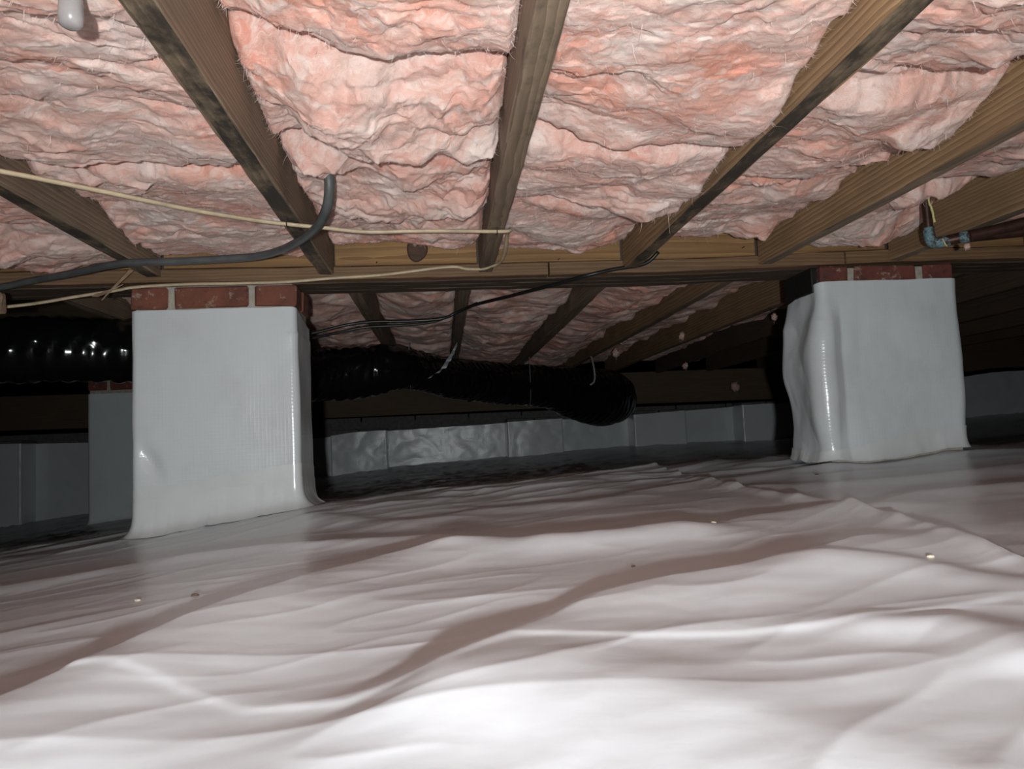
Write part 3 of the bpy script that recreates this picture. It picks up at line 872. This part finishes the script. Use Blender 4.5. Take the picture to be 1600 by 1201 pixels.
# left pier
LX0, LX1, LY0, LY1 = -.788, -.374, 2.094, 2.300
lp = empty('brick_pier', (-.58, 2.19, -.20))
tag(lp, 'left brick pier in smooth white scrim wrap with a skirt flaring onto the floor', 'pier')
core(lp, LX0 + .006, LX1 - .006, LY0 + .006, LY1 - .006, -.35, .430)
brick_course(lp, LX0, LX1, LY0, LY1, .371, .427, BRICK, [(-.792, -.699), (-.682, -.494), (-.478, -.372)], 900)
brick_course(lp, LX0, LX1, LY0, LY1, .302, .358, BRICK, [(LX0 + .012, -.588), (-.574, LX1 - .012)], 920, ins=.012)
def l_mod(X, Y, Z, S):
    fx = (Y < LY0 + .02)
    dent = -.010 * np.exp(-(((X + .745) * .8 + (Z + .02) * .5) / .018) ** 2 - (((Z + .015) - (X + .745)) / .06) ** 2)
    bulge = .006 * np.exp(-((X + .57) / .12) ** 2 - ((Z - .15) / .2) ** 2)
    return np.where(fx, dent + bulge, 0) + np.where((X > LX1 - .02) & (Z > .30), -.002, 0)
wrap(lp, 'pier_wrap', (LX0, LX1, LY0, LY1), .014, lambda x, y, s: .366 + .003 * pn(s * 12, s * 0, 5) + .02 * np.clip((x + .45) / .1, 0, 1) * 0 - .035 * np.clip((y - LY0) / .2, 0, 1), None, WRAP, 31, .0035, .004, .030, mod=l_mod)
wrap(lp, 'skirt_flap', (LX0, LX1, LY0, LY1), .014, lambda x, y, s: hf(x, y) + .085 + .004 * pn(s * 6, s * 0, 6), None, FLAP, 31, .0035, .0062, .036, nz=60, mod=l_mod)
wrap(lp, 'tape_band', (LX0, LX1, LY0, LY1), .014, lambda x, y, s: hf(x, y) + .118 + .003 * pn(s * 6, s * 0, 7), lambda x, y, s: hf(x, y) + .06 + 0 * s, FLAP, 31, .0035, .0052, .0, nz=30, mod=l_mod)

# right pier
RX0, RX1, RY0, RY1 = 1.064, 1.462, 2.094, 2.290
rp = empty('brick_pier', (1.26, 2.19, -.11))
tag(rp, 'right brick pier in loose crumpled white wrap with a black shim at its top corner', 'pier')
core(rp, RX0 + .006, RX1 - .006, RY0 + .006, RY1 - .006, -.25, .438)
brick_course(rp, RX0, RX1, RY0, RY1, .386, .442, BRICK_DK, [(RX0 + .006, 1.152), (1.170, 1.352), (1.374, RX1)], 940, dark_left=True)
V, F = rbox(RX0 - .012, RX0 + .012, RY0 + .022, RY1, .372, .444, .003, .001, 977)
fix_normals(mesh('shim', V, F, TAR, parent=rp, smooth=False))
def r_mod(X, Y, Z, S):
    left = np.clip((RX0 + .05 - X) / .05, 0, 1)
    front = np.clip((RY0 + .05 - Y) / .05, 0, 1)
    cr = .036 * fbm(Z * 3.2 + 2, S * 4, 61, 2) + .006 * np.abs(pn(Z * 9 + S * 5, S * 9, 64))
    corner = np.exp(-((X - RX0) / .05) ** 2 - ((Y - RY0) / .06) ** 2)
    low = np.exp(-((Z + .02) / .09) ** 2)
    f = front * (.007 * np.sin((X * .8 + Z * .55) * 16 + .4) * np.clip((X - RX0) / .1, 0, 1) * np.clip((.38 - Z) / .1, 0, 1))
    pinch = -.006 * corner * np.exp(-((Z - .19) / .05) ** 2)
    return left * (cr + .012) * np.clip((.37 - Z) / .08, 0, 1) + f + pinch - .006 * corner * low
wrap(rp, 'pier_wrap', (RX0, RX1, RY0, RY1), .018, lambda x, y, s: .398 - .034 * np.clip((y - RY0) / .18, 0, 1) * (x < 1.2) + .002 * pn(s * 12, s * 0, 8), None, WRAP, 47, .006, .006, .010, mod=r_mod)
wrap(rp, 'skirt_flap', (RX0, RX1, RY0, RY1), .018, lambda x, y, s: hf(x, y) + np.interp(x, [RX0, 1.2, 1.3, RX1], [.03, .052, .068, .062]), None, FLAP, 47, .006, .0085, .012, nz=60, mod=r_mod)

# small distant pier at the left
QX0, QX1, QY0, QY1 = -1.972, -1.57, 4.60, 4.80
qp = empty('brick_pier', (-1.77, 4.7, -.33))
tag(qp, 'small dim wrapped brick pier standing far back behind the left pier', 'pier')
core(qp, QX0 + .006, QX1 - .006, QY0 + .006, QY1 - .006, -.45, .42)
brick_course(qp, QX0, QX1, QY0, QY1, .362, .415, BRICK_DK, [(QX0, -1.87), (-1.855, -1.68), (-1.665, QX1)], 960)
wrap(qp, 'pier_wrap', (QX0, QX1, QY0, QY1), .014, lambda x, y, s: .342 + 0 * s, None, WRAP, 53, .003, .004, .02, nz=60, n=160)

# ------------------------------------------------------------------ black flexible duct
def duct_r(s, a, R):
    rib = .007 * np.abs(np.sin(s * np.pi / .05 + a * .35 + 1.2 * pn(s * 6, a, 75))) + .010 * fbm(s * 9, a * 1.3, 77, 3) + .004 * np.abs(pn(s * 40, a * 2.2, 79))
    return R + rib
DP = np.array([(-4.2, 2.95, .31, .10), (-2.9, 2.78, .335, .10), (-1.9, 2.66, .342, .10), (-1.3, 2.66, .347, .10), (-.98, 2.80, .342, .10), (-.74, 3.22, .325, .105), (-.55, 3.5, .312, .112),
               (-.37, 3.6, .325, .115), (-.21, 3.66, .348, .098), (-.10, 3.8, .335, .085), (.104, 4.1, .312, .098), (.363, 4.4, .302, .108), (.62, 4.6, .29, .115), (.80, 4.78, .26, .15), (.98, 4.95, .235, .175), (1.12, 5.15, .235, .165), (1.18, 5.45, .26, .13), (1.2, 5.84, .27, .12)])
V, F = tube(DP, .12, .011, 56, rfun=duct_r)
du = mesh('flexible_duct', V, F, DUCTM)
tag(du, 'glossy black flexible air duct snaking behind the left pier under the far joists', 'duct')
for (c, rr) in (((-.14, 3.74, .342), .10), ((-1.5, 2.66, .345), .108), ((.5, 4.5, .297), .12)):
    i = int(np.argmin(np.abs(DP[:, 0] - c[0])))
    a = np.linspace(-.25, np.pi + .25, 26)
    pts = np.stack([c[0] + 0 * a, c[1] + rr * np.cos(a) * 1.05, c[2] - rr * np.sin(a) * 1.05], -1)
    pts = np.vstack([[c[0], pts[0, 1], .455], pts, [c[0], pts[-1, 1], .455]])
    V, F = tube(pts, .007, .02, 6, flat=.25)
    mesh('hanger_strap', V, F, STRAPM, parent=du)
# torn strip of plastic film hanging at the duct's neck
st = np.array([(.085, 3.62, .455), (.06, 3.60, .40), (.035, 3.60, .36), (.01, 3.59, .325), (-.03, 3.58, .30), (-.065, 3.58, .278)])
Q, s_ = smooth_path(st, .008)
w = .003 + .010 * np.sin(np.clip(s_ / s_[-1], 0, 1) * np.pi) ** 1.5
A = Q + np.stack([w, 0 * w, .3 * w + .004 * np.sin(s_ * 160)], -1); B = Q - np.stack([w, -.006 * np.sin(s_ * 130), .3 * w], -1)
V = np.concatenate([A, B, A + [0, .0008, 0], B + [0, .0008, 0]]); n = len(Q); i = np.arange(n - 1)
F = np.concatenate([np.stack([i, i + 1, i + n + 1, i + n], -1), np.stack([i + 3 * n, i + 3 * n + 1, i + 2 * n + 1, i + 2 * n], -1)])
tag(mesh('plastic_strip', V, F, STRAPM), 'torn translucent plastic strip hanging at the neck of the black duct', 'plastic scrap')
V, F = tube(np.array([(.875, 4.5, .46), (.885, 4.49, .40), (.89, 4.49, .335), (.882, 4.49, .30), (.86, 4.49, .285)]), .006, .01, 8)
tag(mesh('hanger_wire', V, F, CLEAR), 'pale bent hanger wire dangling over the end of the black duct', 'wire')

# ------------------------------------------------------------------ cables
def cable(name, pts, r, mat, label, flat=1.0, m=10):
    V, F = tube(np.array(pts, float), r, .008, m, flat)
    o = mesh(name, V, F, mat); tag(o, label, 'cable'); return o
cw = cable('electrical_cable', [(-1.30, .72, .44), (-1.0, .95, .437), (-.683, 1.218, .438), (-.605, 1.285, .437), (-.548, 1.336, .436), (-.439, 1.451, .437), (-.344, 1.532, .439), (-.267, 1.574, .439), (-.231, 1.586, .438), (-.145, 1.616, .435), (-.053, 1.617, .435), (.026, 1.628, .437), (.122, 1.650, .440),
    (.156, 1.660, .443), (.164, 1.70, .458), (.163, 1.76, .462), (.165, 1.83, .452), (.165, 1.92, .446), (.158, 1.99, .447), (.142, 2.02, .447), (.122, 2.045, .446), (.08, 2.068, .452), (.03, 2.074, .460), (-.139, 2.078, .444), (-.272, 2.074, .437), (-.387, 2.078, .431), (-.501, 2.078, .430), (-.629, 2.075, .430), (-.725, 2.07, .427), (-.78, 2.06, .421), (-.812, 2.055, .414), (-.905, 2.05, .400), (-.997, 2.05, .386), (-1.088, 2.05, .377), (-1.40, 2.05, .35), (-2.0, 2.05, .33)],
    .0052, CABLE_W, 'cream electrical cable crossing under the joists and looping back along the girder', .75)
for (x, y) in [(-.291, 1.563), (.131, 1.652)]:
    p = np.array([(x, y - .009, .452), (x, y - .008, .437), (x, y, .433), (x, y + .008, .437), (x, y + .009, .452)])
    V, F = tube(p, .0012, .002, 6); mesh('staple', V, F, NAILM, parent=cw)
cable('electrical_cable', [(-.205, 1.47, .60), (-.197, 1.455, .54), (-.192, 1.45, .49), (-.197, 1.47, .458), (-.210, 1.50, .438), (-.236, 1.56, .428), (-.282, 1.660, .432), (-.340, 1.756, .436), (-.410, 1.817, .437), (-.486, 1.835, .437), (-.604, 1.850, .437), (-.724, 1.864, .438), (-.876, 1.95, .436), (-1.0, 2.02, .436), (-1.14, 2.06, .425), (-1.5, 2.06, .40), (-2.2, 2.06, .38)],
    .0098, CABLE_G, 'thick grey cable curving out of a pink batt and running left under the joists', .9, 12)
cable('electrical_cable', [(.60, 2.06, .485), (.575, 2.07, .462), (.545, 2.074, .452), (.478, 2.075, .443), (.40, 2.085, .429), (.334, 2.161, .424), (.288, 2.229, .424), (.21, 2.36, .427), (.118, 2.55, .437), (.06, 2.62, .425), (.010, 2.62, .406), (-.095, 2.62, .401), (-.221, 2.62, .402), (-.304, 2.62, .394), (-.408, 2.6, .368), (-.6, 2.55, .33), (-.9, 2.5, .30)],
    .0052, CABLE_K, 'black cable dropping from the mouldy joist under the girder towards the left pier')
cable('electrical_cable', [(.13, 2.60, .452), (.06, 2.66, .43), (-.02, 2.68, .405), (-.12, 2.69, .398), (-.24, 2.69, .395), (-.33, 2.68, .380), (-.44, 2.64, .352), (-.62, 2.58, .315), (-.9, 2.54, .28)],
    .0045, CABLE_K, 'second thinner black cable just behind the first, beyond the girder')

# ------------------------------------------------------------------ copper pipes
cp = empty('copper_pipe', (1.19, 1.76, .42))
tag(cp, 'tarnished copper pipe dropping beside the tan joist to a patinated elbow', 'pipe')
def ptube(name, pts, r, mat, parent, m=14, step=.006, rf=None):
    V, F = tube(np.array(pts, float), r, step, m, rfun=rf); return mesh(name, V, F, mat, parent=parent)
ptube('riser', [(1.178, 1.765, .60), (1.180, 1.768, .53), (1.184, 1.772, .45)], .0105, COPPER, cp)
ptube('elbow', [(1.184, 1.772, .462), (1.1850, 1.772, .440), (1.188, 1.771, .430), (1.197, 1.768, .424), (1.222, 1.752, .425)], .0130, PATINA, cp, 16, .004, rf=lambda s, a, R: R + .0012 * fbm(s * 90, a * 2, 88, 3))
ptube('tee', [(1.215, 1.757, .425), (1.240, 1.737, .428), (1.263, 1.715, .430)], .0128, COPPER, cp, 16, .004)
ptube('solder_joint', [(1.238, 1.738, .428), (1.246, 1.731, .4285), (1.252, 1.725, .429)], .0140, PATINA, cp, 16, .003, rf=lambda s, a, R: R + .0010 * fbm(s * 90, a * 2, 89, 3))
ptube('branch', [(1.255, 1.722, .429), (1.30, 1.66, .431), (1.36, 1.57, .434), (1.62, 1.18, .44)], .0125, COPPER, cp)
ptube('run', [(1.250, 1.735, .427), (1.36, 1.705, .430), (1.65, 1.63, .436), (2.1, 1.5, .44)], .0115, COPPER, cp)
ptube('sealant_drip', [(1.178, 1.755, .535), (1.181, 1.7565, .518), (1.187, 1.757, .500), (1.190, 1.759, .485), (1.193, 1.760, .472)], .0026, GLUE, cp, 8, .003, rf=lambda s, a, R: R * (1 + .8 * fbm(s * 130, a, 90, 2)))
ptube('sealant_ring', [(1.203, 1.752, .430), (1.206, 1.750, .420), (1.212, 1.751, .412), (1.216, 1.755, .418), (1.214, 1.758, .430)], .002, GLUE, cp, 8, .003)

# ------------------------------------------------------------------ small things
# milky plastic tube hanging from the upper left batt
a = np.linspace(0, 2 * np.pi, 20, endpoint=False)
rings = []
for (z, r) in ((.56, .0095), (.50, .0100), (.455, .0108), (.436, .0120), (.429, .0108), (.4265, .007), (.426, .003)):
    rings.append(np.stack([-.355 + (z - .426) * .05 + r * np.cos(a), .795 + (z - .426) * -.15 + r * np.sin(a), np.full(20, z)], -1))
V, F = loft(np.array(rings)); o = fix_normals(mesh('plastic_tube', V, F, CLEAR)); tag(o, 'milky plastic tube end poking down from the pink batt at upper left', 'tube')

def splinter(name, pts, w0, mat, label, cat, seed):
    Q, s = smooth_path(np.array(pts, float), .006)
    t = s / s[-1]
    ww = w0 * (1 - .75 * t) * (1 + .3 * pn(s * 60, s * 0, seed))
    rings = np.stack([Q + np.stack([ww, 0 * ww, .2 * ww], -1), Q + np.stack([0 * ww, -.5 * ww, .3 * ww], -1), Q - np.stack([ww, 0 * ww, .2 * ww], -1), Q + np.stack([0 * ww, .4 * ww, -.2 * ww], -1)], 1)
    V, F = loft(rings); o = fix_normals(mesh(name, V, F, mat, smooth=False)); tag(o, label, cat); return o
W_SPL = simple('pale_splinter_wood', (0.30, 0.2, 0.12), 0.8, nscale=60, namt=0.4)
splinter('wood_splinter', [(-.775, 2.05, .462), (-.80, 2.04, .43), (-.822, 2.035, .405), (-.836, 2.03, .385)], .010, W_SPL, 'pale wood splinter hanging beside the left pier in front of the girder', 'splinter', 3)
splinter('wood_splinter', [(-.850, 2.035, .398), (-.835, 2.033, .402), (-.812, 2.035, .412), (-.79, 2.04, .425)], .013, W_SPL, 'short ragged wood chip caught on the cable left of the left pier', 'splinter', 4)
V, F = rbox(-1.13, -1.052, 1.992, 2.004, .355, .402, .002, .003, 5)
tag(fix_normals(mesh('wood_scrap', V, F, W_SPL, smooth=False)), 'tan wood scrap at the left edge of the picture beside the black duct', 'wood scrap')

def tuft(c, r, seed, label, mat=PINK):
    c = np.array(c)
    u = np.linspace(0, 2 * np.pi, 26, endpoint=False); v = np.linspace(.05, np.pi - .05, 18)
    rings = []
    for vv in v:
        R = r * (.7 + .7 * fbm(np.cos(u) * 2.2 + seed, np.sin(u) * 2.2 + vv * 2.5, seed, 4))
        rings.append(np.stack([c[0] + R * np.sin(vv) * np.cos(u), c[1] + R * np.sin(vv) * np.sin(u), c[2] - R * 1.5 * np.cos(vv) * 1.0], -1))
    V, F = loft(np.array(rings)); o = fix_normals(mesh('insulation_tuft', c + (V - c) * np.array([.75, .75, .55]) + [0, 0, .35 * r], F, mat)); tag(o, label, 'insulation', 'loose insulation tufts')
    strands(o, c + (V - c) * .6, None, 40, seed, (.4 * r, 1.1 * r), .0004)
    return o
tuft((1.44, 3.25, .463), .022, 1, 'pink tuft hanging beyond the girder close beside the right pier')
tuft((1.235, 3.9, .47), .030, 2, 'pink tuft hanging below the far joists left of the right pier')
tuft((1.00, 4.4, .445), .034, 3, 'lowest pink tuft above the end of the black duct')
tuft((.93, 4.0, .475), .035, 4, 'pink tuft wedged beside the far joist over the end of the duct')
tuft((1.56, 4.9, .40), .03, 5, 'small pink tuft in the dark above the far rim board')
tuft((2.15, 5.6, .285), .05, 6, 'tan-pink tuft lying against the far rim board')
tuft((1.252, 1.735, .402), .011, 7, 'tiny pink tuft stuck under the copper pipe')
tuft((-.055, 2.09, .527), .009, 8, 'tiny cream foam blob above the dark knot', PALE)

# rim board over the far wall
rb = empty('rim_board', (.5, 5.9, .19))
tag(rb, 'dim wooden rim board lying along the top of the far wall', 'board')
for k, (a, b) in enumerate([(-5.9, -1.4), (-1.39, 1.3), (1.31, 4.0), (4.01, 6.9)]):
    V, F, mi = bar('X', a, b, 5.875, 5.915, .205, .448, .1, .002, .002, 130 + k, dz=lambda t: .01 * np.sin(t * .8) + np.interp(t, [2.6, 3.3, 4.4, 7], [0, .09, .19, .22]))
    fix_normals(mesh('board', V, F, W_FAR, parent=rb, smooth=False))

# crumbs on the sheeting
def crumb(x, y, r, mat, label, seed):
    rr = np.random.default_rng(seed)
    z = float(hf(x, y)) + .001
    u = np.linspace(0, 2 * np.pi, 8, endpoint=False)
    rings = []
    for (h, k) in ((-.2, .7), (0.15, 1.0), (.5, .75), (.7, .3)):
        q = r * k * (1 + rr.normal(0, .25, 8))
        rings.append(np.stack([x + q * 1.5 * np.cos(u), y + q * np.sin(u), np.full(8, z + h * r)], -1))
    V, F = loft(np.array(rings)); o = fix_normals(mesh('debris_crumb', V, F, mat, smooth=False)); tag(o, label, 'debris', 'crumbs on the ground sheet')
crumb(-.301, .983, .0035, CRUMB, 'brown crumb on the sheet in front of the left pier', 1)
crumb(-.376, 1.008, .0025, PALE, 'pale crumb left of the brown crumb in front of the left pier', 2)
crumb(.473, .745, .003, PALE, 'pale flake near the sheet edge at the right', 3)
crumb(.375, 1.091, .0025, PALE, 'pale fleck in the dark swale in the middle of the sheet', 4)
crumb(.209, .887, .002, CRUMB, 'tiny dark speck on the rumpled sheet near the middle', 5)
crumb(.9, 1.85, .0035, CRUMB, 'dark crumb on the sheeting just in front of the right pier', 6)
crumb(-.62, 1.0, .003, CRUMB, 'brown speck at the left edge of the sheet', 7)

for o in bpy.data.objects:
    if '_o' in o: del o['_o']
